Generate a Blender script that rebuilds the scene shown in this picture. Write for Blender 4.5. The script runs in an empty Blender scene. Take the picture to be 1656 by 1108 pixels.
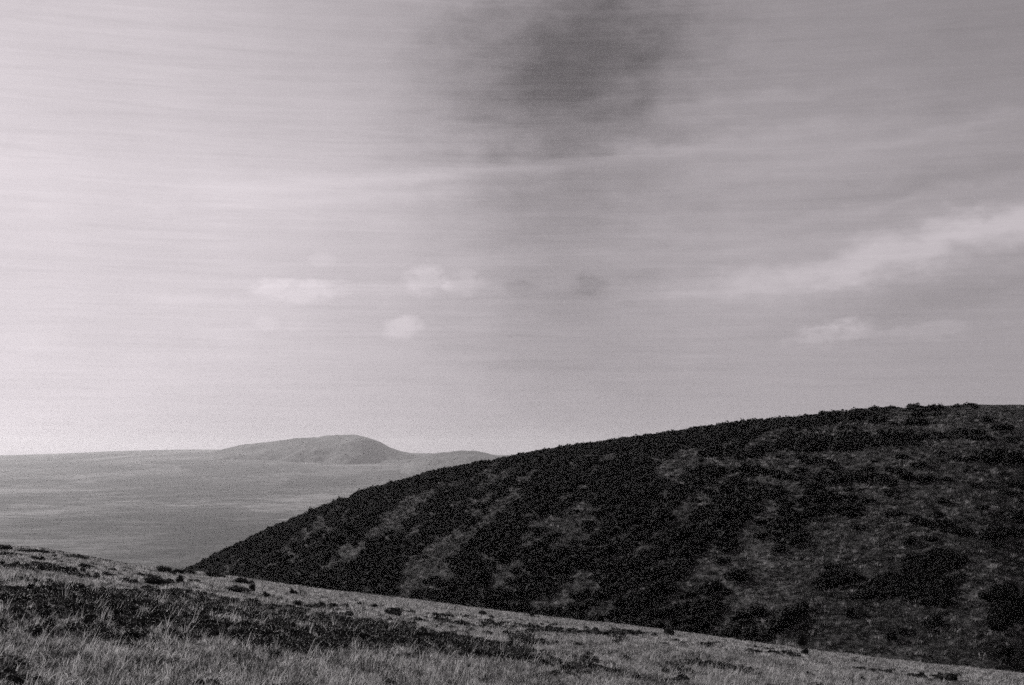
import bpy, math
import numpy as np
from mathutils import Vector

S = bpy.context.scene
COL = S.collection
R = math.radians

# ------------------------------------------------------------------ camera
F = 2300.0                      # focal length in pixels of the 1656 px wide photograph
PITCH = math.atan(183 / F)
cam_d = bpy.data.cameras.new('camera')
cam_d.sensor_width = 36.0
cam_d.lens = 36.0 * F / 1656.0
cam_d.clip_start = 0.1
cam_d.clip_end = 80000.0
cam = bpy.data.objects.new('camera', cam_d)
COL.objects.link(cam)
cam.location = (0, 0, 0)
cam.rotation_euler = (R(90) + PITCH, 0, 0)
S.camera = cam

# ------------------------------------------------------------------ light
SUN_AZ = -40.0                  # degrees from straight ahead, negative = to the west side of the view
SUN_EL = 21.0
S.view_settings.view_transform = 'Standard'
S.view_settings.look = 'None'
S.view_settings.exposure = 0.0
S.view_settings.gamma = 1.0
S.view_settings.use_curve_mapping = False
S.cycles.volume_bounces = 1
S.cycles.max_bounces = 5
S.cycles.diffuse_bounces = 3
S.cycles.transparent_max_bounces = 8
S.cycles.use_adaptive_sampling = True
S.cycles.adaptive_threshold = 0.05
S.cycles.adaptive_min_samples = 36
S.cycles.use_denoising = False

sun_d = bpy.data.lights.new('sun', 'SUN')
sun_d.energy = 4.4
sun_d.angle = R(0.5)
sun_d.color = (1.0, 0.975, 0.97)
sun = bpy.data.objects.new('sun', sun_d)
COL.objects.link(sun)
to_sun = Vector((math.sin(R(SUN_AZ)) * math.cos(R(SUN_EL)), math.cos(R(SUN_AZ)) * math.cos(R(SUN_EL)), math.sin(R(SUN_EL))))
sun.rotation_euler = to_sun.to_track_quat('Z', 'Y').to_euler()


class Nodes:
    """little helper for node trees"""
    def __init__(self, tree):
        self.t = tree
        tree.nodes.clear()

    def n(self, kind, **kw):
        x = self.t.nodes.new(kind)
        for k, v in kw.items():
            setattr(x, k, v)
        return x

    def l(self, a, b):
        self.t.links.new(a, b)

    def put(self, sock, v):
        if isinstance(v, bpy.types.NodeSocket):
            self.l(v, sock)
        elif v is not None:
            sock.default_value = v

    def m(self, op, a, b=None, c=None, clamp=False):
        x = self.n('ShaderNodeMath', operation=op, use_clamp=clamp)
        for i, v in enumerate((a, b, c)):
            if v is not None:
                self.put(x.inputs[i], v)
        return x.outputs[0]

    def noise(self, vec, scale, detail=3, rough=0.55, dist=0.0):
        x = self.n('ShaderNodeTexNoise')
        if vec is not None:
            self.l(vec, x.inputs['Vector'])
        x.inputs['Scale'].default_value = scale
        x.inputs['Detail'].default_value = detail
        x.inputs['Roughness'].default_value = rough
        x.inputs['Distortion'].default_value = dist
        return x.outputs['Fac']

    def ramp(self, fac, stops):
        x = self.n('ShaderNodeValToRGB')
        e = x.color_ramp.elements
        while len(e) < len(stops):
            e.new(0.5)
        for el, (p, c) in zip(e, stops):
            el.position = p
            el.color = (c, c, c, 1) if not isinstance(c, tuple) else (*c, 1)
        self.l(fac, x.inputs[0])
        return x.outputs[0]

    def mapv(self, vec, scale=(1, 1, 1), rot=(0, 0, 0), loc=(0, 0, 0)):
        x = self.n('ShaderNodeMapping')
        self.l(vec, x.inputs['Vector'])
        x.inputs['Scale'].default_value = scale
        x.inputs['Rotation'].default_value = rot
        x.inputs['Location'].default_value = loc
        return x.outputs[0]

    def mix(self, fac, a, b):
        x = self.n('ShaderNodeMix', data_type='FLOAT')
        self.put(x.inputs[0], fac)
        self.put(x.inputs[2], a)
        self.put(x.inputs[3], b)
        return x.outputs[0]


def pix_dir(px, py):
    """azimuth ratio u = x/y and elevation ratio A = z/y of a point seen in the photograph"""
    cx = (np.asarray(px, float) - 828) / F
    cz = (554 - np.asarray(py, float)) / F
    y = math.cos(PITCH) - cz * math.sin(PITCH)
    return cx / y, (math.sin(PITCH) + cz * math.cos(PITCH)) / y


def to_pix(x, y, z):
    d = y * math.cos(PITCH) + z * math.sin(PITCH)
    up = -y * math.sin(PITCH) + z * math.cos(PITCH)
    return 828 + F * x / d, 554 - F * up / d


# ------------------------------------------------------------------ sky
world = bpy.data.worlds.new('World')
S.world = world
world.use_nodes = True
N = Nodes(world.node_tree)
geo = N.n('ShaderNodeTexCoord')
D = geo.outputs['Generated']
sep = N.n('ShaderNodeSeparateXYZ')
N.l(D, sep.inputs[0])
sky = N.n('ShaderNodeTexSky', sky_type='NISHITA')
sky.sun_disc = False
sky.sun_elevation = R(SUN_EL)
sky.sun_rotation = R(SUN_AZ)
sky.air_density = 1.3
sky.dust_density = 3.0
sky.ozone_density = 1.0
rgb = N.n('ShaderNodeSeparateColor')
N.l(sky.outputs[0], rgb.inputs[0])
# black and white film sees one brightness
lum = N.m('ADD', N.m('MULTIPLY', rgb.outputs[0], 0.45), N.m('ADD', N.m('MULTIPLY', rgb.outputs[1], 0.45), N.m('MULTIPLY', rgb.outputs[2], 0.10)))
az = N.m('ARCTAN2', sep.outputs[0], sep.outputs[1])
el = N.m('ARCSINE', sep.outputs[2])
n_a = N.m('SUBTRACT', N.noise(N.mapv(D, (1, 1, 2.2)), 26, 4, 0.6), 0.5)
n_b = N.m('SUBTRACT', N.noise(N.mapv(D, (1, 1, 2.2), loc=(5, 3, 1)), 26, 4, 0.6), 0.5)

n_c = N.m('SUBTRACT', N.noise(N.mapv(D, (1, 1, 1.6), loc=(2, 7, 4)), 95, 5, 0.62), 0.5)


def cloud(px, py, wx, wy, tilt=0, amp=0.1, wob=1.0, power=1.0):
    """a soft bank of cloud round one direction of the sky; sizes in photo pixels"""
    u, A = pix_dir(px, py)
    a0, e0 = math.atan(float(u)), math.atan(float(A) / math.hypot(1, float(u)))
    da = N.m('ADD', N.m('SUBTRACT', az, a0), N.m('MULTIPLY', n_a, wob * wx / F))
    de = N.m('ADD', N.m('SUBTRACT', el, e0), N.m('MULTIPLY', n_b, wob * wy * 2.0 / F))
    c, s = math.cos(R(tilt)), math.sin(R(tilt))
    p = N.m('ADD', N.m('MULTIPLY', da, c), N.m('MULTIPLY', de, s))
    q = N.m('ADD', N.m('MULTIPLY', da, -s), N.m('MULTIPLY', de, c))
    p = N.m('MULTIPLY', p, F / wx)
    q = N.m('MULTIPLY', q, F / wy)
    r2 = N.m('ADD', N.m('MULTIPLY', p, p), N.m('MULTIPLY', q, q))
    if power != 1.0:
        r2 = N.m('POWER', r2, power)
    g = N.m('EXPONENT', N.m('MULTIPLY', r2, -1.0))
    if power > 1.0:                 # a puff: ragged edge, brighter top than base
        g = N.m('MULTIPLY', g, N.m('ADD', 1.0, N.m('MULTIPLY', n_c, 3.2)))
        g = N.m('MULTIPLY', N.m('SUBTRACT', g, 0.18), 1.5, clamp=True)
        amp *= 1.1 if amp > 0 else 0.75
        g = N.m('MULTIPLY', g, N.m('ADD', 0.75, N.m('MULTIPLY', q, 0.25), clamp=True))
    return N.m('MULTIPLY', g, amp)


CLOUDS = [
    # long cirrus veils
    (1545, 386, 270, 34, 12, 0.55, 1.0, 1.0), (1300, 448, 180, 20, 3, 0.16, 1.5, 1.0), (1350, 245, 260, 50, 3, 0.10, 1.2, 1.0),
    (1640, 350, 200, 18, 6, 0.12, 1.5, 1.0), (1450, 330, 260, 10, 9, 0.10, 1.5, 1.0), (1250, 400, 240, 9, 6, 0.08, 1.5, 1.0), (1180, 470, 160, 8, 2, 0.08, 1.5, 1.0), (600, 320, 260, 8, 4, 0.07, 1.5, 1.0), (1300, 150, 300, 12, 6, 0.07, 1.5, 1.0),
    (760, 278, 330, 11, 5, 0.17, 0.8, 1.0), (1150, 232, 330, 20, 7, 0.08, 1.5, 1.0), (1560, 205, 200, 12, 10, 0.10, 1.5, 1.0),
    (300, 300, 420, 55, 0, 0.09, 1.0, 1.0),
    (1000, 380, 300, 26, 2, 0.06, 1.0, 1.0), (820, 425, 220, 16, 2, 0.07, 1.0, 1.0),
    (820, 60, 300, 60, 3, -0.07, 1.0, 1.0),
    # small puffs low in the sky
    (480, 468, 75, 19, 2, 0.20, 1.2, 1.4), (620, 466, 120, 9, 2, 0.09, 1.2, 1.0), (692, 453, 38, 27, 0, 0.22, 0.8, 1.6),
    (748, 460, 30, 24, 0, 0.18, 0.8, 1.5), (520, 420, 22, 12, 0, 0.09, 0.8, 1.5), (652, 532, 33, 18, 8, 0.24, 0.8, 1.6),
    (430, 524, 22, 12, 0, 0.08, 0.8, 1.5), (480, 526, 20, 10, 0, 0.06, 0.8, 1.5), (290, 487, 50, 14, 0, 0.05, 1.0, 1.2), (65, 560, 40, 14, 0, 0.04, 1, 1),
    (1335, 540, 70, 18, 8, 0.26, 1.6, 1.6), (1378, 524, 34, 12, 12, 0.16, 1.2, 1.2), (1500, 536, 100, 13, 4, 0.14, 2.0, 1.2),
    # greyer patches
    (955, 460, 30, 17, 0, -0.24, 0.8, 1.5), (930, 478, 60, 8, 0, -0.08, 0.8, 1.0), (842, 468, 32, 16, 0, -0.16, 1.0, 1.4), (1020, 492, 24, 8, 0, -0.06, 1, 1.0),
    (950, 80, 260, 150, 84, -0.22, 0.8, 1.0), (930, 200, 520, 210, 87, -0.22, 0.5, 1.0), (1030, 70, 110, 90, 30, -0.09, 1.4, 1.0), (850, 170, 130, 60, 20, -0.07, 1.4, 1.0), (1090, 60, 200, 90, 0, -0.10, 1.0, 1.0), (800, 120, 170, 110, 0, -0.16, 1.0, 1.0),
    (880, 420, 130, 200, 0, -0.06, 1.0, 1.0),
    (1560, 110, 200, 90, 0, -0.12, 1.0, 1.0), (1480, 300, 200, 24, 8, -0.08, 1.5, 1.0), (1560, 480, 230, 24, 10, -0.10, 1.2, 1.0),
    (1000, 600, 300, 70, 0, -0.03, 1.0, 1.0),
]
tot = None
for c_ in CLOUDS:
    g_ = cloud(*c_)
    tot = g_ if tot is None else N.m('ADD', tot, g_)
# thin streaky cirrus all over, and soft mottling
st1 = N.noise(N.mapv(D, (2.2, 2.2, 60), rot=(0, R(4), 0)), 3.0, 6, 0.62, 1.1)
st2 = N.noise(N.mapv(D, (6, 6, 190), rot=(0, R(2), 0)), 3.0, 5, 0.65, 0.8)
mot = N.noise(D, 9.0, 5, 0.55)
tot = N.m('ADD', tot, N.m('MULTIPLY', N.m('SUBTRACT', st1, 0.5), 0.26))
tot = N.m('ADD', tot, N.m('MULTIPLY', N.m('SUBTRACT', st2, 0.5), 0.10))
tot = N.m('ADD', tot, N.m('MULTIPLY', N.m('SUBTRACT', mot, 0.5), 0.20))
# dome: clear-sky light, evened by thin high cloud that is brighter towards the sun
dotx = N.n('ShaderNodeVectorMath', operation='DOT_PRODUCT')
N.l(D, dotx.inputs[0])
dotx.inputs[1].default_value = to_sun
cs = N.m('MAXIMUM', dotx.outputs['Value'], 0.0)
veil = N.m('ADD', 2.35, N.m('MULTIPLY', N.m('POWER', cs, 5.0), 3.3))
base = N.m('ADD', N.m('MULTIPLY', N.m('MINIMUM', lum, 12.0), 0.18), veil)
base = N.m('MULTIPLY', base, N.m('MAXIMUM', N.m('SUBTRACT', 1.16, N.m('MULTIPLY', N.m('MAXIMUM', el, 0.0), 0.85)), 0.55))
val = N.m('MULTIPLY', base, N.m('ADD', tot, 1.0))
val = N.m('MAXIMUM', val, 0.02)
cc = N.n('ShaderNodeCombineColor')
N.l(N.m('MULTIPLY', val, 1.02), cc.inputs[0])
N.l(N.m('MULTIPLY', val, 0.935), cc.inputs[1])
N.l(N.m('MULTIPLY', val, 0.985), cc.inputs[2])
bg = N.n('ShaderNodeBackground')
N.l(cc.outputs[0], bg.inputs['Color'])
bg.inputs['Strength'].default_value = 0.10
wo = N.n('ShaderNodeOutputWorld')
N.l(bg.outputs[0], wo.inputs['Surface'])

# ------------------------------------------------------------------ helpers
rng = np.random.default_rng(7)


def hash2(ix, iy, seed):
    v = np.sin(ix * 127.1 + iy * 311.7 + seed * 74.7) * 43758.5453
    return v - np.floor(v)


def vnoise(x, y, seed=0):
    x = np.asarray(x, float); y = np.asarray(y, float)
    ix, iy = np.floor(x), np.floor(y)
    fx, fy = x - ix, y - iy
    fx = fx * fx * (3 - 2 * fx); fy = fy * fy * (3 - 2 * fy)
    a = hash2(ix, iy, seed); b = hash2(ix + 1, iy, seed)
    c = hash2(ix, iy + 1, seed); d = hash2(ix + 1, iy + 1, seed)
    return (a * (1 - fx) + b * fx) * (1 - fy) + (c * (1 - fx) + d * fx) * fy


def fbm(x, y, octv=4, seed=0, gain=0.5):
    s, a, t = 0, 1.0, 0
    for i in range(octv):
        s = s + a * vnoise(x * 2 ** i, y * 2 ** i, seed + i * 13)
        t += a; a *= gain
    return s / t


def smooth_table(pts, u0=-0.8, u1=0.8, n=1601, sig=0.008):
    u, A = pix_dir([p[0] for p in pts], [p[1] for p in pts])
    g = np.linspace(u0, u1, n)
    v = np.interp(g, u, A)
    du = g[1] - g[0]
    k = np.arange(-int(3 * sig / du), int(3 * sig / du) + 1) * du
    w = np.exp(-k * k / (2 * sig * sig)); w /= w.sum()
    v = np.convolve(np.pad(v, len(k) // 2, mode='edge'), w, mode='valid')
    return lambda q: np.interp(q, g, v)


def mesh_obj(name, verts, faces, mat, parent=None, smooth=False):
    me = bpy.data.meshes.new(name)
    verts = np.asarray(verts, dtype=np.float32)
    faces = np.asarray(faces, dtype=np.int32)
    k = faces.shape[1]
    me.vertices.add(len(verts)); me.vertices.foreach_set('co', verts.ravel())
    me.loops.add(faces.size); me.loops.foreach_set('vertex_index', faces.ravel())
    me.polygons.add(len(faces))
    me.polygons.foreach_set('loop_start', np.arange(0, faces.size, k, dtype=np.int32))
    me.polygons.foreach_set('use_smooth', np.full(len(faces), smooth))
    me.update(calc_edges=True)
    if mat: me.materials.append(mat)
    o = bpy.data.objects.new(name, me)
    COL.objects.link(o)
    if parent: o.parent = parent
    return o


def grid_obj(name, X, Y, Z, mat):
    r, c = X.shape
    v = np.stack([X, Y, Z], -1).reshape(-1, 3)
    i = np.arange(r * c).reshape(r, c)
    f = np.stack([i[:-1, :-1], i[:-1, 1:], i[1:, 1:], i[1:, :-1]], -1).reshape(-1, 4)
    o = mesh_obj(name, v, f, mat, smooth=True)
    o['kind'] = 'structure'
    return o


def new_mat(name):
    m = bpy.data.materials.new(name)
    m.use_nodes = True
    return m, Nodes(m.node_tree)


def finish(N, col, rough=0.95, bump=None, bump_d=0.1, trans=0.0, spec=0.1):
    c = N.n('ShaderNodeCombineColor')
    N.l(N.m('MULTIPLY', col, 1.0), c.inputs[0]); N.l(N.m('MULTIPLY', col, 0.985), c.inputs[1]); N.l(N.m('MULTIPLY', col, 0.985), c.inputs[2])
    p = N.n('ShaderNodeBsdfPrincipled')
    N.l(c.outputs[0], p.inputs['Base Color'])
    p.inputs['Roughness'].default_value = rough
    p.inputs['Specular IOR Level'].default_value = spec
    if bump is not None:
        b = N.n('ShaderNodeBump')
        b.inputs['Distance'].default_value = bump_d
        N.l(bump, b.inputs['Height'])
        N.l(b.outputs[0], p.inputs['Normal'])
    out = N.n('ShaderNodeOutputMaterial')
    if trans > 0:
        tr = N.n('ShaderNodeBsdfTranslucent')
        N.l(c.outputs[0], tr.inputs['Color'])
        mx = N.n('ShaderNodeMixShader')
        mx.inputs[0].default_value = trans
        N.l(p.outputs[0], mx.inputs[1]); N.l(tr.outputs[0], mx.inputs[2])
        N.l(mx.outputs[0], out.inputs[0])
    else:
        N.l(p.outputs[0], out.inputs[0])


def leaf_mat(name, lo, hi, trans=0.15):
    m, N = new_mat(name)
    g = N.n('ShaderNodeNewGeometry')
    o = N.n('ShaderNodeObjectInfo')
    a = N.m('MULTIPLY', g.outputs['Random Per Island'], 0.65)
    a = N.m('ADD', a, N.m('MULTIPLY', o.outputs['Random'], 0.35))
    finish(N, N.mix(a, lo, hi), 0.8, trans=trans, spec=0.15)
    return m


def pos(N):
    return N.n('ShaderNodeNewGeometry').outputs['Position']


# ------------------------------------------------------------------ terrain shapes
crest_fg = smooth_table([(-700, 800), (-300, 850), (0, 884), (70, 890), (130, 901), (200, 913), (280, 923), (320, 928), (400, 939), (500, 954), (640, 969), (760, 984),
                         (880, 999), (1060, 1018), (1200, 1038), (1300, 1052), (1400, 1064), (1500, 1076), (1656, 1093), (1900, 1112), (2600, 1150)], sig=0.006)
crest_hill = smooth_table([(-500, 1700), (0, 1100), (150, 1000), (250, 952), (320, 918), (360, 896), (400, 878), (450, 854), (500, 834), (560, 811), (620, 790), (700, 770),
                           (760, 756), (800, 748), (850, 739), (900, 730), (1000, 716), (1100, 703), (1200, 690), (1300, 678), (1400, 667), (1500, 660),
                           (1560, 657), (1656, 658), (1800, 664), (2000, 680), (2600, 760)], sig=0.006)
crest_far = smooth_table([(-1500, 742), (-200, 739), (0, 737), (120, 733), (200, 729), (300, 727), (420, 728), (560, 732), (660, 733), (820, 737), (1200, 733), (2600, 725)], sig=0.01)
YC = 120.0
H0 = 3.0


def z_fg(x, y):
    zc = crest_fg(x / np.maximum(y, 30.0)) * YC
    s = H0 / YC
    z = -H0 + (zc / YC + 2 * s) * y - s * y * y / YC
    z = z - 0.0034 * np.maximum(y - YC - 6, 0) ** 2
    amp = np.clip((y - 4) / 30, 0.1, 1.0) * np.clip((YC + 10 - y) / 25, 0.3, 1)
    z = z + amp * 0.45 * (fbm(x / 14, y / 14, 3, 3) - 0.5) + 0.16 * (fbm(x / 2.3, y / 2.3, 3, 5) - 0.5)
    # a low brow with a hollow behind it, crossing the slope on the west side
    d = y - (40 + 0.1 * x + 3 * np.sin(x / 9))
    z = z + np.clip((6 - x) / 12, 0, 1) * (0.35 * np.exp(-(d / 9) ** 2) - 0.25 * np.exp(-((d - 18) / 9) ** 2))
    return z


def hill_par(u):
    t = np.clip((u + 0.22) / 0.55, 0, 1)
    ys = 520 - 100 * t
    k = 0.00085 - 0.00002 * t
    return ys, k


def z_hill(x, y):
    yy = np.maximum(y, 60.0)
    u = x / yy
    ys, k = hill_par(u)
    d = ys - yy
    z = yy * crest_hill(u) - np.where(d > 0, k * d * d, 0.0022 * d * d)
    face = np.clip(d / 60, 0, 1)
    # gullies that run down the face, drifting to the west
    w = x * 0.80 + y * 0.60
    v = -x * 0.60 + y * 0.80
    z = z + face * 3.2 * (fbm(w / 34 + 0.6 * vnoise(v / 60, w / 60, 2), v / 130, 3, 21) - 0.5)
    z = z + np.clip(0.25 + face, 0, 1) * 1.1 * (fbm(x / 9, y / 9, 3, 31) - 0.5) + 0.35 * (fbm(x / 2.2, y / 2.2, 2, 37) - 0.5)
    return z


def z_valley(x, y):
    yy = np.maximum(y, 800.0)
    u = np.clip(x / yy, -0.8, 0.8)
    t = np.clip((y - 5000) / 9000, 0, 1)
    t = t * t * (3 - 2 * t)
    z = -150 * (1 - t) + crest_far(u) * 14000 * t
    z = z + (fbm(x / 900, y / 1400, 4, 41) - 0.5) * 60 * np.clip((y - 1500) / 2500, 0, 1) * (1 - 0.8 * t)
    z = z - np.maximum(y - 14300, 0) * 0.06
    return z


# ------------------------------------------------------------------ ground materials
m_valley, N = new_mat('valley_fields')
P = pos(N)
a = N.noise(N.mapv(P, (1, 0.45, 1), rot=(0, 0, R(12))), 0.0016, 5, 0.6, 0.6)
b = N.noise(P, 0.010, 6, 0.8)
c = N.m('ADD', N.m('MULTIPLY', a, 0.5), N.m('MULTIPLY', b, 0.5))
finish(N, N.ramp(c, [(0.43, 0.028), (0.48, 0.065), (0.52, 0.12), (0.58, 0.27)]))

m_mount, N = new_mat('mountain_woods')
P = pos(N)
c = N.m('ADD', N.m('MULTIPLY', N.noise(P, 0.0022, 5, 0.6), 0.6), N.m('MULTIPLY', N.noise(P, 0.02, 4, 0.7), 0.4))
finish(N, N.ramp(c, [(0.42, 0.07), (0.5, 0.10), (0.58, 0.14)]))

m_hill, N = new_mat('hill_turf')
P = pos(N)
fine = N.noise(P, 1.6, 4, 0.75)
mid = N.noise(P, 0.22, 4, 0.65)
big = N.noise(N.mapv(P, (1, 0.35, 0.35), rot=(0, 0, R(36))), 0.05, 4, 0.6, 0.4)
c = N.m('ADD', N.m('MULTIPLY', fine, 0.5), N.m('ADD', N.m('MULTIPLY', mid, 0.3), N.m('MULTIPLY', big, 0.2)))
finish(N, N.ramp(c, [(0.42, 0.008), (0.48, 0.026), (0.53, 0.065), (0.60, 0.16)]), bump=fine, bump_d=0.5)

m_fg, N = new_mat('slope_turf')
P = pos(N)
fine = N.noise(P, 9.0, 5, 0.75)
mid = N.noise(N.mapv(P, (0.6, 1, 1)), 0.5, 5, 0.65)
c = N.m('ADD', N.m('MULTIPLY', fine, 0.45), N.m('MULTIPLY', mid, 0.55))
finish(N, N.ramp(c, [(0.40, 0.02), (0.48, 0.09), (0.54, 0.16), (0.62, 0.27)]), bump=fine, bump_d=0.12)

# ------------------------------------------------------------------ terrain meshes
# foreground slope
ys_ = np.concatenate([np.linspace(-25, 8, 24)[:-1], np.linspace(8, 150, 380)[:-1], np.linspace(150, 370, 80)])
xs_ = np.concatenate([np.linspace(-190, -56, 60)[:-1], np.linspace(-56, 64, 340)[:-1], np.linspace(64, 190, 70)])
X, Y = np.meshgrid(xs_, ys_)
grid_obj('ground', X, Y, z_fg(X, Y), m_fg)
# the big dark hill, laid out in rays from the slope it faces
us = np.linspace(-0.42, 0.62, 620)
yy = np.concatenate([np.linspace(110, 180, 24)[:-1], np.linspace(180, 560, 420)[:-1], np.linspace(560, 900, 40)])
U, Y = np.meshgrid(us, yy)
X = U * Y
grid_obj('hill', X, Y, z_hill(X, Y), m_hill)
# valley and plain out to the skyline
ux = np.linspace(-1, 1, 360)
xs_ = np.sign(ux) * np.abs(ux) ** 1.7 * 17500
ys_ = np.concatenate([np.linspace(-1900, 700, 12)[:-1], 700 + (np.linspace(0, 1, 300) ** 1.6) * 16500])
X, Y = np.meshgrid(xs_, ys_)
grid_obj('valley', X, Y, z_valley(X, Y), m_valley)
# distant mountain and the low knoll beside it


def far_hill(name, pts, dist, depth, base, amp):
    tab = smooth_table(pts, n=6401, sig=0.0012)
    u0, _ = pix_dir(pts[0][0], 735); u1, _ = pix_dir(pts[-1][0], 735)
    U, Y = np.meshgrid(np.linspace(u0, u1, 220), np.linspace(dist - depth, dist + depth, 90))
    H = tab(U) * dist - base
    t = np.clip(np.abs(Y - dist) / depth, 0, 1)
    prof = np.where(Y < dist, 1 - t ** 1.5, (1 - t) ** 1.5)
    X = U * Y
    nz = (fbm(X / 230, Y / 500, 5, 51, 0.6) - 0.5) * amp * np.clip(1.2 - prof, 0.3, 1) * 2.4
    Z = base + H * prof + nz * np.clip(H / 60, 0, 1)
    return grid_obj(name, X, Y, Z, m_mount)


far_hill('mountain', [(240, 790), (300, 745), (345, 730), (390, 722), (430, 716), (455, 711), (480, 708), (520, 707), (545, 705), (575, 703), (592, 706), (610, 714), (630, 724), (650, 732), (690, 739), (760, 760), (820, 790)], 11000, 1700, -120, 60)
far_hill('knoll', [(640, 765), (670, 740), (700, 733), (730, 730), (752, 727), (770, 727), (785, 731), (800, 735), (830, 742), (870, 765)], 9000, 1100, -110, 40)

# ------------------------------------------------------------------ plants: mesh makers


def leaf_quads(P, size, rs, flat=0.0):
    """one small folded leaf spray at each point of P"""
    n = len(P)
    a = rs.normal(size=(n, 3)); a[:, 2] *= (1 - flat); a /= np.linalg.norm(a, axis=1)[:, None]
    b = rs.normal(size=(n, 3)); b -= (b * a).sum(1)[:, None] * a; b /= np.linalg.norm(b, axis=1)[:, None]
    s = size * rs.uniform(0.6, 1.4, (n, 1))
    v = np.stack([P - a * s, P - b * s * 0.45, P + a * s, P + b * s * 0.5], 1).reshape(-1, 3)
    f = np.arange(4 * n).reshape(n, 4)
    return v, f


def blob(cx, cy, cz, rx, ry, rz, rs, seg=10, ring=6):
    """lumpy closed core so a crown is not see-through"""
    th = np.linspace(0, 2 * np.pi, seg, endpoint=False)
    ph = np.linspace(0.12, np.pi - 0.12, ring)
    T, Q = np.meshgrid(th, ph)
    r = 0.82 + 0.3 * rs.random(T.shape)
    v = np.stack([cx + rx * r * np.sin(Q) * np.cos(T), cy + ry * r * np.sin(Q) * np.sin(T), cz + rz * r * np.cos(Q)], -1).reshape(-1, 3)
    f = []
    for i in range(ring - 1):
        for j in range(seg):
            f.append((i * seg + j, (i + 1) * seg + j, (i + 1) * seg + (j + 1) % seg, i * seg + (j + 1) % seg))
    return v, np.array(f)


def join(parts):
    vs, fs, o = [], [], 0
    for v, f in parts:
        vs.append(v); fs.append(f + o); o += len(v)
    return np.concatenate(vs), np.concatenate(fs)


def crown_geo(seed, n_lobes, n_leaf, leaf, rad=1.0, hgt=0.9, spread=0.6, core=0.62):
    """an uneven bush crown of unit half-width standing on z = 0"""
    rs = np.random.default_rng(seed)
    parts = []
    lob = []
    for i in range(n_lobes):
        an = rs.uniform(0, 2 * np.pi); rr = spread * math.sqrt(rs.random()) * rad
        lx, ly = rr * math.cos(an), rr * math.sin(an)
        lr = rad * rs.uniform(0.32, 0.55)
        lh = hgt * rs.uniform(0.38, 0.60) * (1.1 - 0.5 * rr / rad)
        lob.append((lx, ly, lh * 0.85, lr, lh))
        parts.append(blob(lx, ly, lh * 0.8, lr * core * 1.15, lr * core * 1.15, lh * core * 1.2, rs))
    pts = []
    per = n_leaf // n_lobes
    for lx, ly, lz, lr, lh in lob:
        d = rs.normal(size=(per, 3)); d /= np.linalg.norm(d, axis=1)[:, None]
        r = rs.uniform(0.70, 1.12, (per, 1)) ** 1.0
        p = d * r * np.array([lr, lr, lh]) + np.array([lx, ly, lz])
        pts.append(p)
    p = np.concatenate(pts); p[:, 2] = np.abs(p[:, 2])
    parts.append(leaf_quads(p, leaf, rs))
    return join(parts)


def tuft_geo(seed, n, h, w, lean, spread, droop=0.25, seg=2):
    rs = np.random.default_rng(seed)
    vs, fs, o = [], [], 0
    for i in range(n):
        an = rs.uniform(0, 2 * np.pi); rr = spread * math.sqrt(rs.random())
        bx, by = rr * math.cos(an), rr * math.sin(an)
        hh = h * rs.uniform(0.45, 1.1)
        dx, dy = rs.normal(0, lean) + bx * 0.5, rs.normal(0, lean) + by * 0.5
        fa = rs.uniform(0, np.pi); wx, wy = math.cos(fa) * w / 2, math.sin(fa) * w / 2
        for k in range(seg + 1):
            t = k / seg
            q = 1 - 0.85 * t
            cx = bx + dx * hh * t * t; cy = by + dy * hh * t * t
            cz = hh * (t - droop * t * t * abs(dx))
            if k == 0: cz = -0.04
            vs += [(cx - wx * q, cy - wy * q, cz), (cx + wx * q, cy + wy * q, cz)]
            if k < seg:
                b = o + 2 * k
                fs.append((b, b + 1, b + 3, b + 2))
        o += 2 * (seg + 1)
    return np.array(vs), np.array(fs)


def stem_geo(seed, n, h, r):
    """several woody stems fanning out of one foot"""
    rs = np.random.default_rng(seed)
    vs, fs, o = [], [], 0
    for i in range(n):
        an = rs.uniform(0, 2 * np.pi); tip = np.array([math.cos(an) * h * 0.55, math.sin(an) * h * 0.55, h * rs.uniform(0.7, 1.0)])
        for k in range(4):
            t = k / 3; q = r * (1 - 0.75 * t)
            c = tip * np.array([t ** 1.3, t ** 1.3, t]) + rs.normal(0, 0.02 * h, 3) * t
            c[2] -= 0.06 * (1 - t)
            for j in range(5):
                b = 2 * np.pi * j / 5
                vs.append((c[0] + q * math.cos(b), c[1] + q * math.sin(b), c[2]))
            if k < 3:
                for j in range(5):
                    fs.append((o + k * 5 + j, o + k * 5 + (j + 1) % 5, o + (k + 1) * 5 + (j + 1) % 5, o + (k + 1) * 5 + j))
        o += 20
    return np.array(vs), np.array(fs)


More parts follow.
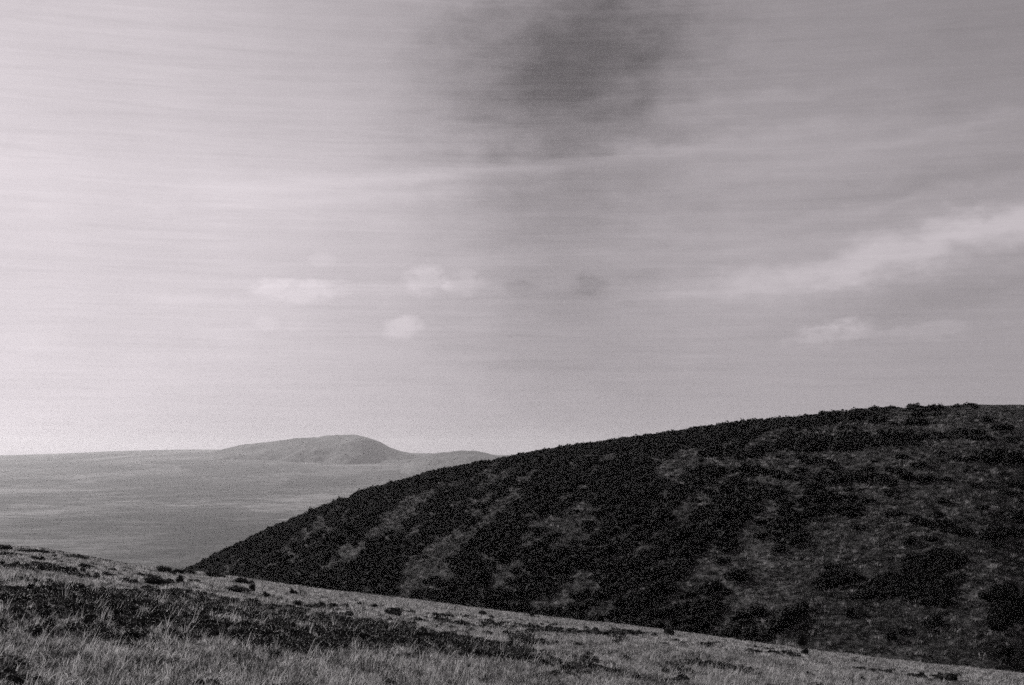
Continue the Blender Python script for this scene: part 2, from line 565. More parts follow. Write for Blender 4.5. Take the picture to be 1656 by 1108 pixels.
def scatter(name, variants, mat, pts, scale, rotz, vari, label, tilt=None):
    """one uncountable mass: the object's mesh holds the plant shapes and the places they grow;
    geometry nodes put one shape at each place"""
    vs, fs, o, kind = [], [], 0, []
    for k, (v, f) in enumerate(variants):
        vs.append(v); fs.append(f + o); o += len(v); kind.append(np.full(len(v), k))
    nv = o
    V = np.concatenate(vs + [pts]); Fc = np.concatenate(fs)
    ob = mesh_obj(name, V, Fc, mat)
    me = ob.data
    n = len(pts)
    tot = nv + n

    def attr(nm, typ, data, key):
        a = me.attributes.new(nm, typ, 'POINT')
        a.data.foreach_set(key, np.ascontiguousarray(data).ravel())
    attr('kindno', 'INT', np.concatenate(kind + [100 + vari]).astype(np.int32), 'value')
    sc = np.ones((tot, 3), np.float32); sc[nv:] = scale
    attr('sc', 'FLOAT_VECTOR', sc, 'vector')
    ro = np.zeros((tot, 3), np.float32); ro[nv:, 2] = rotz
    if tilt is not None: ro[nv:, :2] = tilt
    attr('ro', 'FLOAT_VECTOR', ro, 'vector')
    ng = bpy.data.node_groups.new(name, 'GeometryNodeTree')
    ng.interface.new_socket('Geometry', in_out='INPUT', socket_type='NodeSocketGeometry')
    ng.interface.new_socket('Geometry', in_out='OUTPUT', socket_type='NodeSocketGeometry')
    G = Nodes(ng)
    gi = G.n('NodeGroupInput'); go = G.n('NodeGroupOutput')
    jn = G.n('GeometryNodeJoinGeometry')

    def named(nm, typ):
        x = G.n('GeometryNodeInputNamedAttribute', data_type=typ)
        x.inputs['Name'].default_value = nm
        return [s for s in x.outputs if s.enabled and s.name == 'Attribute'][0]

    def pick(k):
        c = G.n('FunctionNodeCompare', data_type='INT', operation='EQUAL')
        ins = [s for s in c.inputs if s.enabled]
        G.l(named('kindno', 'INT'), ins[0]); ins[1].default_value = k
        s = G.n('GeometryNodeSeparateGeometry', domain='POINT')
        G.l(gi.outputs[0], s.inputs[0]); G.l(c.outputs[0], s.inputs['Selection'])
        return s.outputs[0]
    for k in range(len(variants)):
        ip = G.n('GeometryNodeInstanceOnPoints')
        G.l(pick(100 + k), ip.inputs['Points'])
        G.l(pick(k), ip.inputs['Instance'])
        e2r = G.n('FunctionNodeEulerToRotation')
        G.l(named('ro', 'FLOAT_VECTOR'), e2r.inputs[0])
        G.l(e2r.outputs[0], ip.inputs['Rotation'])
        G.l(named('sc', 'FLOAT_VECTOR'), ip.inputs['Scale'])
        G.l(ip.outputs[0], jn.inputs[0])
    G.l(jn.outputs[0], go.inputs[0])
    md = ob.modifiers.new('scatter', 'NODES')
    md.node_group = ng
    ob['kind'] = 'stuff'
    ob['label'] = label
    return ob


def gauss(px, py, cx, cy, wx, wy, tilt=0):
    c, s = math.cos(R(tilt)), math.sin(R(tilt))
    dx, dy = px - cx, -(py - cy)
    p = (dx * c + dy * s) / wx; q = (-dx * s + dy * c) / wy
    return np.exp(-(p * p + q * q))


# ------------------------------------------------------------------ where dark vegetation grows on the hill
OPEN = [
    (1300, 1030, 45, 16, 0, 1.0), (1400, 1000, 90, 14, 0, 0.5), (1430, 880, 60, 20, 30, 0.5), (1300, 920, 50, 30, 40, 0.5), (1560, 985, 30, 30, 60, 0.5),
    (1620, 682, 70, 12, 0, 0.9), (1560, 725, 90, 7, 0, 0.6), (1500, 690, 60, 4, 0, 0.5), (1440, 790, 120, 14, 0, 0.4), (1240, 745, 120, 10, 3, 0.6), (1330, 705, 80, 4, 0, 0.6),  # grassy openings: photo x, y, half length, half width, tilt, strength
    (915, 850, 60, 22, 42, 1.2), (935, 945, 75, 30, 35, 0.9), (905, 800, 60, 12, 38, 0.7), (1000, 745, 90, 14, 6, 1.0), (1050, 790, 50, 12, 30, 0.6),
    (1110, 830, 55, 13, 45, 1.0), (1180, 890, 60, 14, 45, 0.9), (1060, 920, 60, 12, 48, 0.8), (1000, 975, 60, 12, 50, 0.8), (780, 840, 70, 14, 40, 0.6),
    (700, 890, 70, 22, 42, 0.9), (660, 960, 50, 22, 40, 0.8), (620, 860, 90, 14, 35, 0.7), (560, 840, 70, 12, 32, 0.6), (740, 780, 110, 13, 22, 0.9),
    (820, 790, 70, 9, 25, 0.7), (850, 760, 90, 8, 12, 0.5), (520, 900, 80, 14, 40, 0.5), (450, 900, 50, 10, 40, 0.4), (840, 900, 50, 10, 45, 0.6),
    (1130, 960, 70, 12, 45, 0.7), (1200, 970, 60, 20, 40, 0.8), (880, 960, 40, 9, 45, 0.6), (760, 930, 50, 9, 45, 0.5),
]
DENSE = [
    (1180, 850, 70, 22, 8, 0.8), (1240, 800, 90, 12, 5, 0.6),
    (1420, 775, 90, 8, 0, 1.0), (1360, 720, 130, 10, 4, 0.9), (1500, 712, 100, 8, 2, 0.8), (1440, 745, 60, 6, 4, 0.3), (1600, 745, 80, 6, 0, 0.9), 
    (1340, 830, 60, 14, 10, 0.5), (1270, 860, 40, 20, 20, 0.6), (1600, 860, 40, 30, 0, 0.4),
    (1370, 680, 60, 5, 3, 1.0), (1290, 688, 70, 6, 4, 0.8), (1490, 665, 80, 4, 2, 0.8), (1540, 685, 90, 4, 0, 0.7),
]


def hill_cover(px, py):
    base = np.interp(px, [300, 480, 640, 900, 1100, 1230, 1400, 1700], [0.86, 0.88, 0.93, 0.97, 0.90, 0.36, 0.13, 0.13])
    uu, _ = pix_dir(px, py)
    crest_py = 554 - F * (crest_hill(uu) - math.tan(PITCH))
    below = py - crest_py
    band = np.interp(px, [300, 600, 1000, 1200, 1350], [8, 16, 26, 18, 8])
    base = base + 0.5 * np.clip(1.4 - below / band, 0, 1) * np.interp(px, [1200, 1400], [1, 0.1])
    ang = R(38)
    w = (px * math.cos(ang) - py * math.sin(ang)); v = (px * math.sin(ang) + py * math.cos(ang))
    streak = 0.6 * (fbm(w / 55, v / 9, 3, 61) - 0.5) + 0.4 * (fbm(w / 130, v / 24, 3, 62) - 0.5)
    flatn = fbm(px / 38, py / 6.5, 3, 71) - 0.5
    mixw = np.clip((px - 1150) / 150, 0, 1)
    base = base + 2.0 * (1.5 * streak * (1 - mixw) + flatn * mixw * np.clip((900 - py) / 100, 0.2, 1))
    wx = 60 * (fbm(px / 30, py / 18, 3, 63) - 0.5); wy = 40 * (fbm(px / 30, py / 18, 3, 64) - 0.5)
    spk = 0.5 * np.clip((1180 - px) / 100, 0, 1) * (fbm(px / 9, py / 6, 2, 65) - 0.5)
    base = base + spk - 0.10 * np.clip((px - 1200) / 60, 0, 1) * np.clip((py - 860) / 40, 0, 1)
    for o in OPEN: base = base - 1.15 * o[5] * gauss(px + wx, py + wy, o[0], o[1], o[2] * 1.1, o[3] * 0.8, o[4])
    for o in DENSE: base = base + 0.75 * o[5] * gauss(px, py, *o[:5])
    return np.clip(base, 0.0, 1)


def visible_hill(x, y):
    u = x / y
    ys, k = hill_par(u)
    z = z_hill(x, y)
    return (y < ys + 14) & (z / y > crest_fg(np.clip(u, -0.8, 0.8)) - 0.012)


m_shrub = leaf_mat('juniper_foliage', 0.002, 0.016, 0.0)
m_bark = leaf_mat('shrub_bark', 0.04, 0.08, 0.0)
shrub_vars = [crown_geo(100 + i, 5 + i % 3, 330, 0.15, hgt=0.75 + 0.12 * (i % 3), spread=0.7) for i in range(6)]

n = 80000
U = rng.uniform(-0.30, 0.42, n)
Yp = np.sqrt(rng.uniform(165 ** 2, 540 ** 2, n))
Xp = U * Yp
ok = visible_hill(Xp, Yp)
Xp, Yp = Xp[ok], Yp[ok]
Zp = z_hill(Xp, Yp)
PX, PY = to_pix(Xp, Yp, Zp)
cov = hill_cover(PX, PY)
# patchy: a place is bushy where local noise falls under the cover value
loc_n = fbm(Xp / 4.0, Yp / 4.0, 2, 81, 0.6)
loc_n = np.clip((loc_n - 0.24) / 0.44, 0, 1)
keep = 0.62 * loc_n + 0.38 * rng.random(len(loc_n)) < cov * 0.97
Xp, Yp, Zp, PX, PY, cov = [q[keep] for q in (Xp, Yp, Zp, PX, PY, cov)]
size = rng.uniform(0.55, 1.35, len(Xp)) * np.interp(PX, [500, 640, 1050, 1250], [0.85, 1.0, 1.05, 1.4]) * np.where(cov > 0.7, 1.25, 1.0) * np.where(PX > 1180, 0.95, 1.0)
size *= np.where(rng.random(len(Xp)) < 0.15, 1.4, 1.0)
# thin out crowding
cell = {}
SP = np.interp(PX, [1100, 1250], [0.42, 0.6])
order = np.argsort(-size)
sel = []
for i in order:
    cx_, cy_ = int(Xp[i] // 3), int(Yp[i] // 3)
    bad = False
    for a_ in (-1, 0, 1):
        for b_ in (-1, 0, 1):
            for j in cell.get((cx_ + a_, cy_ + b_), ()):
                if (Xp[i] - Xp[j]) ** 2 + (Yp[i] - Yp[j]) ** 2 < (SP[i] * (size[i] + size[j])) ** 2:
                    bad = True
    if not bad:
        cell.setdefault((cx_, cy_), []).append(i); sel.append(i)
sel = np.array(sel)
Xp, Yp, Zp, PX, PY, size = [q[sel] for q in (Xp, Yp, Zp, PX, PY, size)]
hgt = size * rng.uniform(0.75, 1.15, len(size)) * np.where(PX < 620, 1.25, 1.0)
in_frame = (PX > 0) & (PX < 1656) & (PY < 1108)
app = size * hgt / Yp ** 2 * np.where(in_frame, 1, 0.0)
rank = np.argsort(-app)
SOLO = 280
solo, rest = rank[:SOLO], rank[SOLO:]

protos = []
for i, (v, f) in enumerate(shrub_vars):
    o = mesh_obj('shrub', v, f, m_shrub)
    protos.append(o)


def describe(px, py):
    uu, _ = pix_dir(px, py)
    top = 554 - F * (float(crest_hill(uu)) - math.tan(PITCH))
    bot = 554 - F * (float(crest_fg(uu)) - math.tan(PITCH))
    t = (py - top) / (bot - top)
    row = 'on the skyline' if t < 0.06 else 'just under the skyline' if t < 0.2 else 'high up' if t < 0.42 else 'halfway up' if t < 0.62 else 'low down' if t < 0.82 else 'at the slope edge'
    for lim, where in ((450, 'hill toe'), (620, 'lower spur'), (760, 'middle of the spur'), (900, 'thickly grown middle'), (1040, 'streaky flank'), (1180, 'bushy flank'),
                       (1300, 'turf under the broad shoulder'), (1420, 'turf by the broad thicket'), (1560, 'turf by the great thicket'), (9999, 'edge by the rightmost thicket')):
        if px < lim: return row, where


used = set()
made = {}
q1, q2 = np.quantile(size[solo], [0.33, 0.7])
for i in solo:
    k = int(rng.integers(0, 6))
    if k not in used:
        o = protos[k]; used.add(k)
    else:
        o = protos[k].copy(); COL.objects.link(o)
    o.location = (Xp[i], Yp[i], Zp[i] - 0.12)
    o.rotation_euler = (0, 0, rng.uniform(0, 6.28))
    o.scale = (size[i] * rng.uniform(0.9, 1.2), size[i], hgt[i])
    row, where = describe(PX[i], PY[i])
    big = 'small' if size[i] < q1 else 'medium' if size[i] < q2 else 'large'
    ratio = hgt[i] / size[i]
    shape = 'flat' if ratio < 0.87 else 'rounded' if ratio < 1.03 else 'tall'
    made.setdefault((big, shape, row, where), []).append((PX[i], o))
    o['category'] = 'shrub'
    o['group'] = f'shrubs {row} of the dark hill, {where}'
ORD = ['first', 'second', 'third', 'fourth', 'fifth', 'sixth', 'seventh', 'eighth', 'ninth', 'tenth', 'eleventh', 'twelfth']
for (big, shape, row, where), lst in made.items():
    lst.sort(key=lambda t: t[0])
    for j, (_, o) in enumerate(lst):
        pl = '' if len(lst) == 1 else (f', {ORD[min(j, 11)]} from left')
        o['label'] = f'{big} {shape} dark shrub {row}, {where}{pl}'
vari = rng.integers(0, 6, len(rest))
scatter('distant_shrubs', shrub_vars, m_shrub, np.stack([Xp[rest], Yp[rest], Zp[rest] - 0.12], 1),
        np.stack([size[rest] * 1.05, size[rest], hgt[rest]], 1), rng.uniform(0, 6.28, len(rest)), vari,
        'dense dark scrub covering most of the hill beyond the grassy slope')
print('shrubs', len(solo), len(rest))

# grass and herbs on the hill
m_hgrass, N = new_mat('hill_grass')
finish(N, N.ramp(N.n('ShaderNodeObjectInfo').outputs['Random'], [(0.0, 0.008), (0.50, 0.038), (0.80, 0.15), (1.0, 0.55)]), 0.8, trans=0.2)
tv = [tuft_geo(200 + i, 14, 0.40, 0.08, 0.8, 0.45) for i in range(4)]
n = 130000
U = rng.uniform(-0.28, 0.41, n)
Yh = np.sqrt(rng.uniform(165 ** 2, 500 ** 2, n)); Xh = U * Yh
ok = visible_hill(Xh, Yh)
Xh, Yh = Xh[ok], Yh[ok]
Zh = z_hill(Xh, Yh)
hx, hy = to_pix(Xh, Yh, Zh)
ok = rng.random(len(Xh)) > hill_cover(hx, hy) * 0.8
Xh, Yh, Zh = Xh[ok], Yh[ok], Zh[ok]
sc = rng.uniform(0.8, 1.9, (len(Xh), 1)) * np.ones((1, 3))
scatter('hill_grass', tv, m_hgrass, np.stack([Xh, Yh, Zh], 1), sc, rng.uniform(0, 6.28, len(Xh)), rng.integers(0, 4, len(Xh)),
        'thin grey turf between the shrubs of the dark hill')

# ------------------------------------------------------------------ the great thicket and named shrubs of the hill


def on_surface(zf, px, py, y0, y1, n=4000):
    """nearest point of a terrain seen at a place of the photograph"""
    u, A = pix_dir(px, py)
    y = np.linspace(y0, y1, n)
    z = zf(u * y, y)
    hit = np.nonzero(z / y >= A)[0]
    k = hit[0] if len(hit) else int(np.argmax(z / y))
    return float(u * y[k]), float(y[k]), float(z[k])


def bush(name, px, py, w_px, h_px, label, cat='shrub', zf=z_hill, rng_y=(165, 560), seed=1, leaves=900, leaf=0.1, depth=1.0, stem=True, hmin=None, lobes=8, group=None, mat=None):
    x, y, z = on_surface(zf, px, py, *rng_y)
    w = w_px / F * y / 2; h = h_px / F * y
    if zf is z_fg: h += 0.12
    root = bpy.data.objects.new(name, None); COL.objects.link(root)
    root.location = (x, y, z)
    root['label'] = label; root['category'] = cat
    if group: root['group'] = group
    v, f = crown_geo(seed, lobes, leaves, leaf, rad=1, hgt=1, spread=0.72)
    v = v * np.array([w, w * depth, h * 0.95])
    # follow the ground under the plant
    gz = zf(v[:, 0] + x, v[:, 1] + y) - z
    v[:, 2] += gz
    mesh_obj('crown', v, f, mat or m_shrub, root)
    if stem:
        v, f = stem_geo(seed + 5, 5, h * 0.8, 0.03 * h + 0.01)
        mesh_obj('stem', v, f, m_bark, root)
    return root


def thicket(px, py, w_px, h_px, tilt, label, seed):
    """many shrubs grown into one mass over a patch of the hillside"""
    rs = np.random.default_rng(seed)
    parts, stems = [], []
    org = None
    n = int(w_px * h_px / 26)
    for i in range(n):
        an = rs.uniform(0, 2 * np.pi); rr = math.sqrt(rs.random()) * (0.75 + 0.35 * math.sin(3 * an + seed) + 0.15 * math.sin(7 * an))
        a, b = rr * math.cos(an) * w_px / 2, rr * math.sin(an) * h_px / 2
        c, q = math.cos(R(tilt)), math.sin(R(tilt))
        x, y, z = on_surface(z_hill, px + a * c + b * q, py - a * q + b * c, 165, 560, 1500)
        if org is None: org = (x, y, z)
        k = int(rs.integers(0, 6)); v, f = shrub_vars[k]
        g = rs.uniform(0.8, 1.5); t = rs.uniform(0, 6.28)
        vx = v[:, 0] * math.cos(t) - v[:, 1] * math.sin(t); vy = v[:, 0] * math.sin(t) + v[:, 1] * math.cos(t)
        parts.append((np.stack([vx * g + x - org[0], vy * g + y - org[1], v[:, 2] * g * rs.uniform(0.9, 1.3) + z - org[2] - 0.15], 1), f))
        if i % 6 == 0:
            sv, sf = stem_geo(seed * 50 + i, 4, 1.0, 0.06)
            stems.append((sv + np.array([x - org[0], y - org[1], z - org[2]]), sf))
    root = bpy.data.objects.new('thicket', None); COL.objects.link(root)
    root.location = org
    root['label'] = label; root['category'] = 'thicket'
    v, f = join(parts); mesh_obj('crown', v, f, m_shrub, root)
    v, f = join(stems); mesh_obj('stem', v, f, m_bark, root)


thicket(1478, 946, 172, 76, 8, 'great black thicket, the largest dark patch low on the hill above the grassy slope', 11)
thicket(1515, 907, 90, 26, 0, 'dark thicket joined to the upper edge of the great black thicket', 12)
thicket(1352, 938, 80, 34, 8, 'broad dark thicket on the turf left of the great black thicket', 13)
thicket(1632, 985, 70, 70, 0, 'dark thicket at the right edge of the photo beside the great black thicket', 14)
bush('shrub', 1295, 990, 28, 22, 'lone round black shrub on open turf below the broad thicket', seed=15, leaves=900, leaf=0.09)
bush('shrub', 1210, 1034, 34, 24, 'pointed black shrub touching the edge of the grassy slope', seed=16, leaves=900, leaf=0.09)
bush('shrub', 1180, 1028, 38, 18, 'low wide black shrub beside the pointed one at the slope edge', seed=17, leaves=900, leaf=0.09)
bush('shrub', 1262, 1018, 52, 34, 'large black shrub between the pointed shrub and the lone round one', seed=18, leaves=1600, leaf=0.07, lobes=10)
bush('shrub', 1508, 1012, 32, 22, 'black shrub standing directly under the great black thicket', seed=19, leaves=900, leaf=0.09)
bush('shrub', 1375, 995, 24, 14, 'small black shrub under the great thicket near its left end', seed=20, leaves=700, leaf=0.1)
bush('shrub', 1443, 1036, 20, 20, 'small upright black shrub low on the turf below the great thicket', seed=21, leaves=700, leaf=0.1)

# ------------------------------------------------------------------ foreground
m_fbush = leaf_mat('bush_foliage', 0.012, 0.06, 0.1)
FG = dict(zf=z_fg, rng_y=(12, 140), mat=m_fbush)
bush('bush', 266, 926, 26, 10, 'dark spiky bush on the brow where the far hill begins', 'bush', seed=31, leaves=1400, leaf=0.05, **FG)
bush('bush', 300, 928, 46, 6, 'low flat dark bush trailing along the brow beside the spiky bush', 'bush', seed=32, leaves=1400, leaf=0.05, **FG)
bush('bush', 350, 933, 40, 10, 'dark matted bush on the brow at the foot of the far hill', 'bush', seed=33, leaves=1400, leaf=0.05, **FG)
bush('bush', 395, 944, 34, 9, 'dark bush furthest along the brow at the foot of the far hill', 'bush', seed=34, leaves=1400, leaf=0.05, **FG)
bush('bush', 254, 944, 42, 12, 'low spreading dark bush with a spiky top, on pale grass below the brow', 'bush', seed=35, leaves=1600, leaf=0.05, **FG)
bush('bush', 292, 944, 15, 12, 'small round black bush beside the spreading bush below the brow', 'bush', seed=36, leaves=1000, leaf=0.07, **FG)
bush('bush', 388, 957, 44, 6, 'long flat black bush lying in pale grass', 'bush', seed=37, leaves=1400, leaf=0.05, **FG)
bush('bush', 408, 957, 10, 14, 'narrow upright black bush at the end of the long flat one', 'bush', seed=38, leaves=800, leaf=0.09, **FG)
bush('bush', 474, 963, 14, 10, 'small dark bush alone in pale grass near the hill foot', 'bush', seed=39, leaves=900, leaf=0.08, **FG)
bush('bush', 430, 965, 12, 6, 'tiny dark bush between the upright bush and the lone one', 'bush', seed=40, leaves=700, leaf=0.09, **FG)
bush('bush', 8, 889, 26, 8, 'solid black bush on the brow at the far left edge', 'bush', seed=41, leaves=1200, leaf=0.05, **FG)
bush('bush', 45, 893, 44, 5, 'thin flat dark bush on the brow next to the solid black one', 'bush', seed=42, leaves=1200, leaf=0.05, **FG)
bush('bush', 72, 895, 22, 4, 'short flat dark bush on the brow, third from the left edge', 'bush', seed=43, leaves=1000, leaf=0.06, **FG)
bush('bush', 118, 903, 56, 6, 'long dark bush lying along the brow over bare pale slope', 'bush', seed=44, leaves=1400, leaf=0.05, **FG)
bush('bush', 20, 900, 40, 5, 'flat dark bush just below the brow at the left edge', 'bush', seed=45, leaves=1200, leaf=0.05, **FG)
bush('bush', 1080, 1028, 22, 11, 'dome shaped black bush on the brow under the streaky hill flank', 'bush', seed=46, leaves=1300, leaf=0.06, **FG)
bush('bush', 1202, 1040, 11, 8, 'small black bush on the brow under the pointed hill shrub', 'bush', seed=47, leaves=800, leaf=0.09, **FG)
bush('bush', 860, 998, 9, 7, 'small black bush on the brow below the thickly grown hill', 'bush', seed=48, leaves=800, leaf=0.09, **FG)
bush('bush', 932, 1004, 8, 5, 'tiny black bush on the brow next along from the small one', 'bush', seed=49, leaves=700, leaf=0.1, **FG)
bush('bush', 780, 996, 16, 7, 'dark bush just inside the brow on mottled grass', 'bush', seed=50, leaves=900, leaf=0.07, **FG)
bush('bush', 676, 1006, 16, 7, 'dark bush in pale grass above the long dark heather band', 'bush', seed=51, leaves=900, leaf=0.07, **FG)
bush('bush', 1540, 1100, 22, 12, 'dark bush low on the pale grass in the nearest right corner', 'bush', seed=52, leaves=1000, leaf=0.07, **FG)
bush('bush', 1491, 1096, 10, 8, 'small dark bush beside the corner bush', 'bush', seed=53, leaves=700, leaf=0.09, **FG)
bush('bush', 1522, 1101, 8, 6, 'tiny dark bush touching the corner bush', 'bush', seed=54, leaves=600, leaf=0.1, **FG)

# small crooked tree on the brow
tx, ty, tz = on_surface(z_fg, 1303, 1060, 12, 140)
k = ty / F
tree = bpy.data.objects.new('small_tree', None); COL.objects.link(tree)
tree.location = (tx, ty, tz)
tree['label'] = 'small crooked black tree with a lower bushy skirt, alone on the brow'
tree['category'] = 'tree'
v, f = stem_geo(60, 3, 26 * k, 1.3 * k); v[:, :2] *= 0.35
mesh_obj('trunk', v, f, m_bark, tree)
v, f = crown_geo(61, 8, 1500, 0.09)
mesh_obj('crown', v * np.array([10, 10, 21]) * k + np.array([-5 * k, 0, 16 * k]), f, m_fbush, tree)
v, f = crown_geo(62, 6, 1000, 0.10)
mesh_obj('lower_foliage', v * np.array([7.5, 7.5, 14]) * k, f, m_fbush, tree)

# grass
def grass_mat(name, stops, trans):
    m, N = new_mat(name)
    g = N.n('ShaderNodeNewGeometry'); o = N.n('ShaderNodeObjectInfo')
    patch = N.noise(N.mapv(g.outputs['Position'], (1, 0.6, 1)), 0.7, 5, 0.7)
    a = N.m('ADD', N.m('MULTIPLY', g.outputs['Random Per Island'], 0.30), N.m('ADD', N.m('MULTIPLY', o.outputs['Random'], 0.30), N.m('MULTIPLY', patch, 0.40)))
    finish(N, N.ramp(a, stops), 0.7, trans=trans, spec=0.2)
    return m


m_grass = grass_mat('dry_grass', [(0.38, 0.02), (0.46, 0.08), (0.53, 0.30), (0.62, 0.70)], 0.4)
m_stalk = grass_mat('straw_stalks', [(0.25, 0.45), (0.7, 0.72)], 0.4)
m_heath = grass_mat('heather', [(0.25, 0.006), (0.5, 0.022), (0.75, 0.10)], 0.1)

DARK = [  # dark low growth on the near slope
    (60, 985, 130, 32, -4, 1.2), (250, 992, 140, 34, -8, 1.05), (400, 1007, 130, 30, -10, 1.25), (560, 1030, 110, 20, -8, 1.0), (700, 1043, 110, 15, -9, 1.1),
    (850, 1066, 110, 13, -8, 1.0), (560, 1016, 70, 7, -4, 0.9), (660, 1040, 30, 12, 0, 0.9), (620, 1020, 50, 5, -4, 0.7), (860, 1044, 40, 7, -4, 0.9),
    (1110, 1076, 60, 6, -5, 0.8), (1180, 1086, 80, 6, -5, 0.8), (900, 1020, 120, 9, -5, 0.4), (1010, 1025, 50, 4, -3, 0.5), (130, 895, 120, 8, -8, 0.6), (100, 925, 70, 7, -6, 0.55),
    (20, 920, 40, 6, 0, 0.4), (950, 1090, 60, 12, -4, 0.6), (1100, 1100, 50, 10, 0, 0.6), (240, 1040, 50, 10, 0, 0.35), (30, 970, 30, 14, 0, 0.8), (1530, 1098, 60, 8, -4, 0.3),
    (1300, 1060, 200, 8, -7, 0.25), (480, 1050, 60, 12, 0, 0.3), (760, 1100, 40, 8, 0, 0.4), (20, 1100, 60, 10, 0, 0.4), (40, 1040, 60, 16, 0, 0.3),
    (700, 1000, 180, 12, -8, 0.25),
]
PALE = [(100, 940, 140, 6, -7, 0.8), (330, 960, 160, 9, -7, 0.5), (560, 975, 160, 8, -6, 0.4), (700, 1085, 200, 12, -2, 0.6), (1180, 1068, 160, 5, -6, 0.6), (1000, 1058, 140, 5, -4, 0.5), (1050, 1014, 60, 3, -4, 0.5), (400, 1095, 300, 22, 0, 0.5)]


def dark_cover(px, py):
    v = np.interp(px, [500, 800], [0.16, 0.05]) + 0.10 * np.clip((py - 950) / 40, 0, 1) * np.clip((1000 - px) / 400, 0, 1) + 0.9 * (fbm(px / 40, py / 8, 3, 91) - 0.5)
    for o in DARK: v = v + o[5] * gauss(px, py, *o[:5])
    for o in PALE: v = v - o[5] * gauss(px, py, *o[:5])
    return np.clip(v, 0, 1)


def fg_points(n, y0, y1, margin=0.05):
    U = rng.uniform(-0.36 - margin, 0.36 + margin, n)
    Yg = np.sqrt(rng.uniform(y0 ** 2, y1 ** 2, n))
    Xg = U * Yg
    Zg = z_fg(Xg, Yg)
    px, py = to_pix(Xg, Yg, Zg)
    return Xg, Yg, Zg, px, py


tg = [tuft_geo(300 + i, 24, 0.14, 0.012, 0.6, 0.15) for i in range(6)]
tf = [tuft_geo(320 + i, 20, 0.15, 0.022, 0.6, 0.24) for i in range(5)]
ts = [tuft_geo(340 + i, 5, 0.55, 0.010, 0.22, 0.12, 0.4, 3) for i in range(4)]
# prevailing lean: blades tilt gently towards the east
BUSHES = np.array([(b_.location.x, b_.location.y) for b_ in COL.objects if b_.get('category') in ('bush', 'tree')])


def near_bush(x, y):
    d = np.full(len(x), 99.0)
    for bx, by in BUSHES:
        d = np.minimum(d, np.hypot(x - bx, (y - by + 1.5) * 0.6))
    return np.where(d < 0.8, 1.0, 0.0)


X1, Y1, Z1, px, py = fg_points(84000, 12, 60, 0.08)
ok = rng.random(len(X1)) > dark_cover(px, py) * 0.65 + near_bush(X1, Y1)
X1, Y1, Z1 = X1[ok], Y1[ok], Z1[ok]
patch = fbm(X1 / 1.7, Y1 / 1.7, 3, 95)
s1 = (0.45 + 1.1 * patch)[:, None] * rng.uniform(0.7, 1.3, (len(X1), 1)) * np.array([[1, 1, 1.0]])
tl = np.stack([rng.normal(0, 0.25, len(X1)), rng.normal(0.2, 0.3, len(X1))], 1)
scatter('grass', tg, m_grass, np.stack([X1, Y1, Z1], 1), s1, rng.uniform(-0.6, 0.6, len(X1)), rng.integers(0, 6, len(X1)),
        'dry meadow grass on the nearest part of the slope', tl)
X1, Y1, Z1, px, py = fg_points(100000, 56, 150, 0.03)
ok = rng.random(len(X1)) > dark_cover(px, py) * 0.65 + near_bush(X1, Y1)
X1, Y1, Z1 = X1[ok], Y1[ok], Z1[ok]
s1 = (0.4 + 1.0 * fbm(X1 / 2.5, Y1 / 2.5, 3, 96))[:, None] * rng.uniform(0.7, 1.3, (len(X1), 1)) * np.ones((1, 3))
tl = np.stack([rng.normal(0, 0.12, len(X1)), rng.normal(0.18, 0.15, len(X1))], 1)
scatter('short_grass', tf, m_grass, np.stack([X1, Y1, Z1], 1), s1, rng.uniform(-0.6, 0.6, len(X1)), rng.integers(0, 5, len(X1)),
        'short dry grass on the slope out to its brow', tl)
X1, Y1, Z1, px, py = fg_points(5000, 14, 55, 0.08)
ok = rng.random(len(X1)) > 0.25 + 0.5 * dark_cover(px, py)
X1, Y1, Z1 = X1[ok], Y1[ok], Z1[ok]
ok = fbm(X1 / 3.1, Y1 / 3.1, 2, 97) > 0.45
X1, Y1, Z1 = X1[ok], Y1[ok], Z1[ok]
tl = np.stack([rng.normal(0, 0.08, len(X1)), rng.normal(0.25, 0.12, len(X1))], 1)
scatter('grass_stalks', ts, m_stalk, np.stack([X1, Y1, Z1], 1), rng.uniform(0.6, 1.15, (len(X1), 1)) * np.ones((1, 3)), rng.uniform(-0.5, 0.5, len(X1)), rng.integers(0, 4, len(X1)),
        'pale straw stalks standing above the nearest grass', tl)
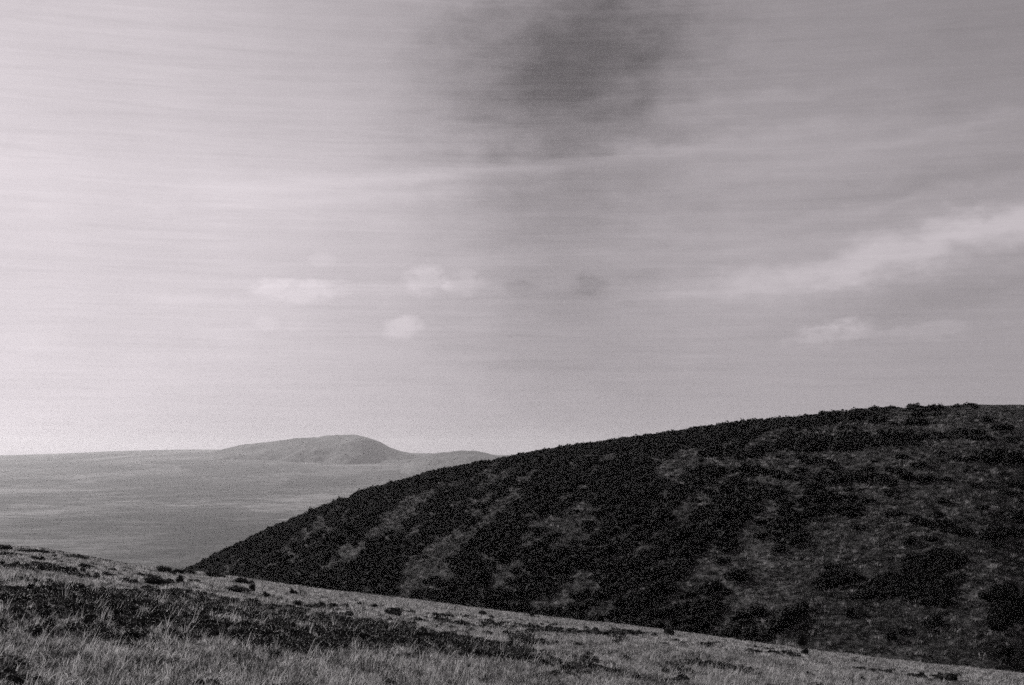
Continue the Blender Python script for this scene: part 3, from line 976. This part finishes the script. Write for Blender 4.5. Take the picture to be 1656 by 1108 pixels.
# heather and dwarf scrub of the dark bands
hv = [crown_geo(400 + i, 4, 260, 0.13, hgt=0.9, spread=0.6) for i in range(5)]
X1, Y1, Z1, px, py = fg_points(150000, 18, 140, 0.03)
dc = dark_cover(px, py)
loc = np.clip((fbm(X1 / 0.8, Y1 / 1.6, 3, 98) - 0.25) / 0.5, 0, 1)
dc = dc * np.interp(Y1, [60, 100], [1.0, 0.75]) - np.interp(Y1, [60, 95], [0.0, 0.16]) - 0.2 * np.clip((px - 300) / 200, 0, 1) * np.clip((Y1 - 75) / 20, 0, 1)
fw = 0.3 + np.clip((px - 500) / 300, 0, 1) * 0.2
ok = ((1 - fw) * loc + fw * rng.random(len(loc)) < dc * (0.95 - 0.35 * fw)) & (rng.random(len(X1)) < np.clip(30 / Y1 * 0 + 0.75, 0, 1))
X1, Y1, Z1 = X1[ok], Y1[ok], Z1[ok]
s1 = rng.uniform(0.10, 0.34, len(X1)) * np.interp(Y1, [20, 50, 80, 120], [0.7, 1.0, 0.85, 0.7])
scatter('heather', hv, m_heath, np.stack([X1, Y1, Z1 - 0.02], 1), np.stack([s1 * 1.1, s1, s1 * 0.95], 1), rng.uniform(0, 6.28, len(X1)), rng.integers(0, 5, len(X1)),
        'dark dwarf heather growing in bands across the near slope')
print('heather', len(X1))

# ------------------------------------------------------------------ haze
hz, N = new_mat('haze')
pv = N.n('ShaderNodeVolumePrincipled')
pv.inputs['Color'].default_value = (0.97, 0.955, 0.97, 1)
pv.inputs['Density'].default_value = 2.6e-5
pv.inputs['Anisotropy'].default_value = 0.35
out = N.n('ShaderNodeOutputMaterial')
N.l(pv.outputs[0], out.inputs['Volume'])
x0, x1, y0, y1, z0, z1 = -18200, 18200, -2200, 17800, -420, 195
V = [(x, y, z) for x in (x0, x1) for y in (y0, y1) for z in (z0, z1)]
Fq = [(0, 1, 3, 2), (4, 6, 7, 5), (0, 4, 5, 1), (2, 3, 7, 6), (0, 2, 6, 4), (1, 5, 7, 3)]
h = mesh_obj('haze', V, Fq, hz)
h['kind'] = 'stuff'
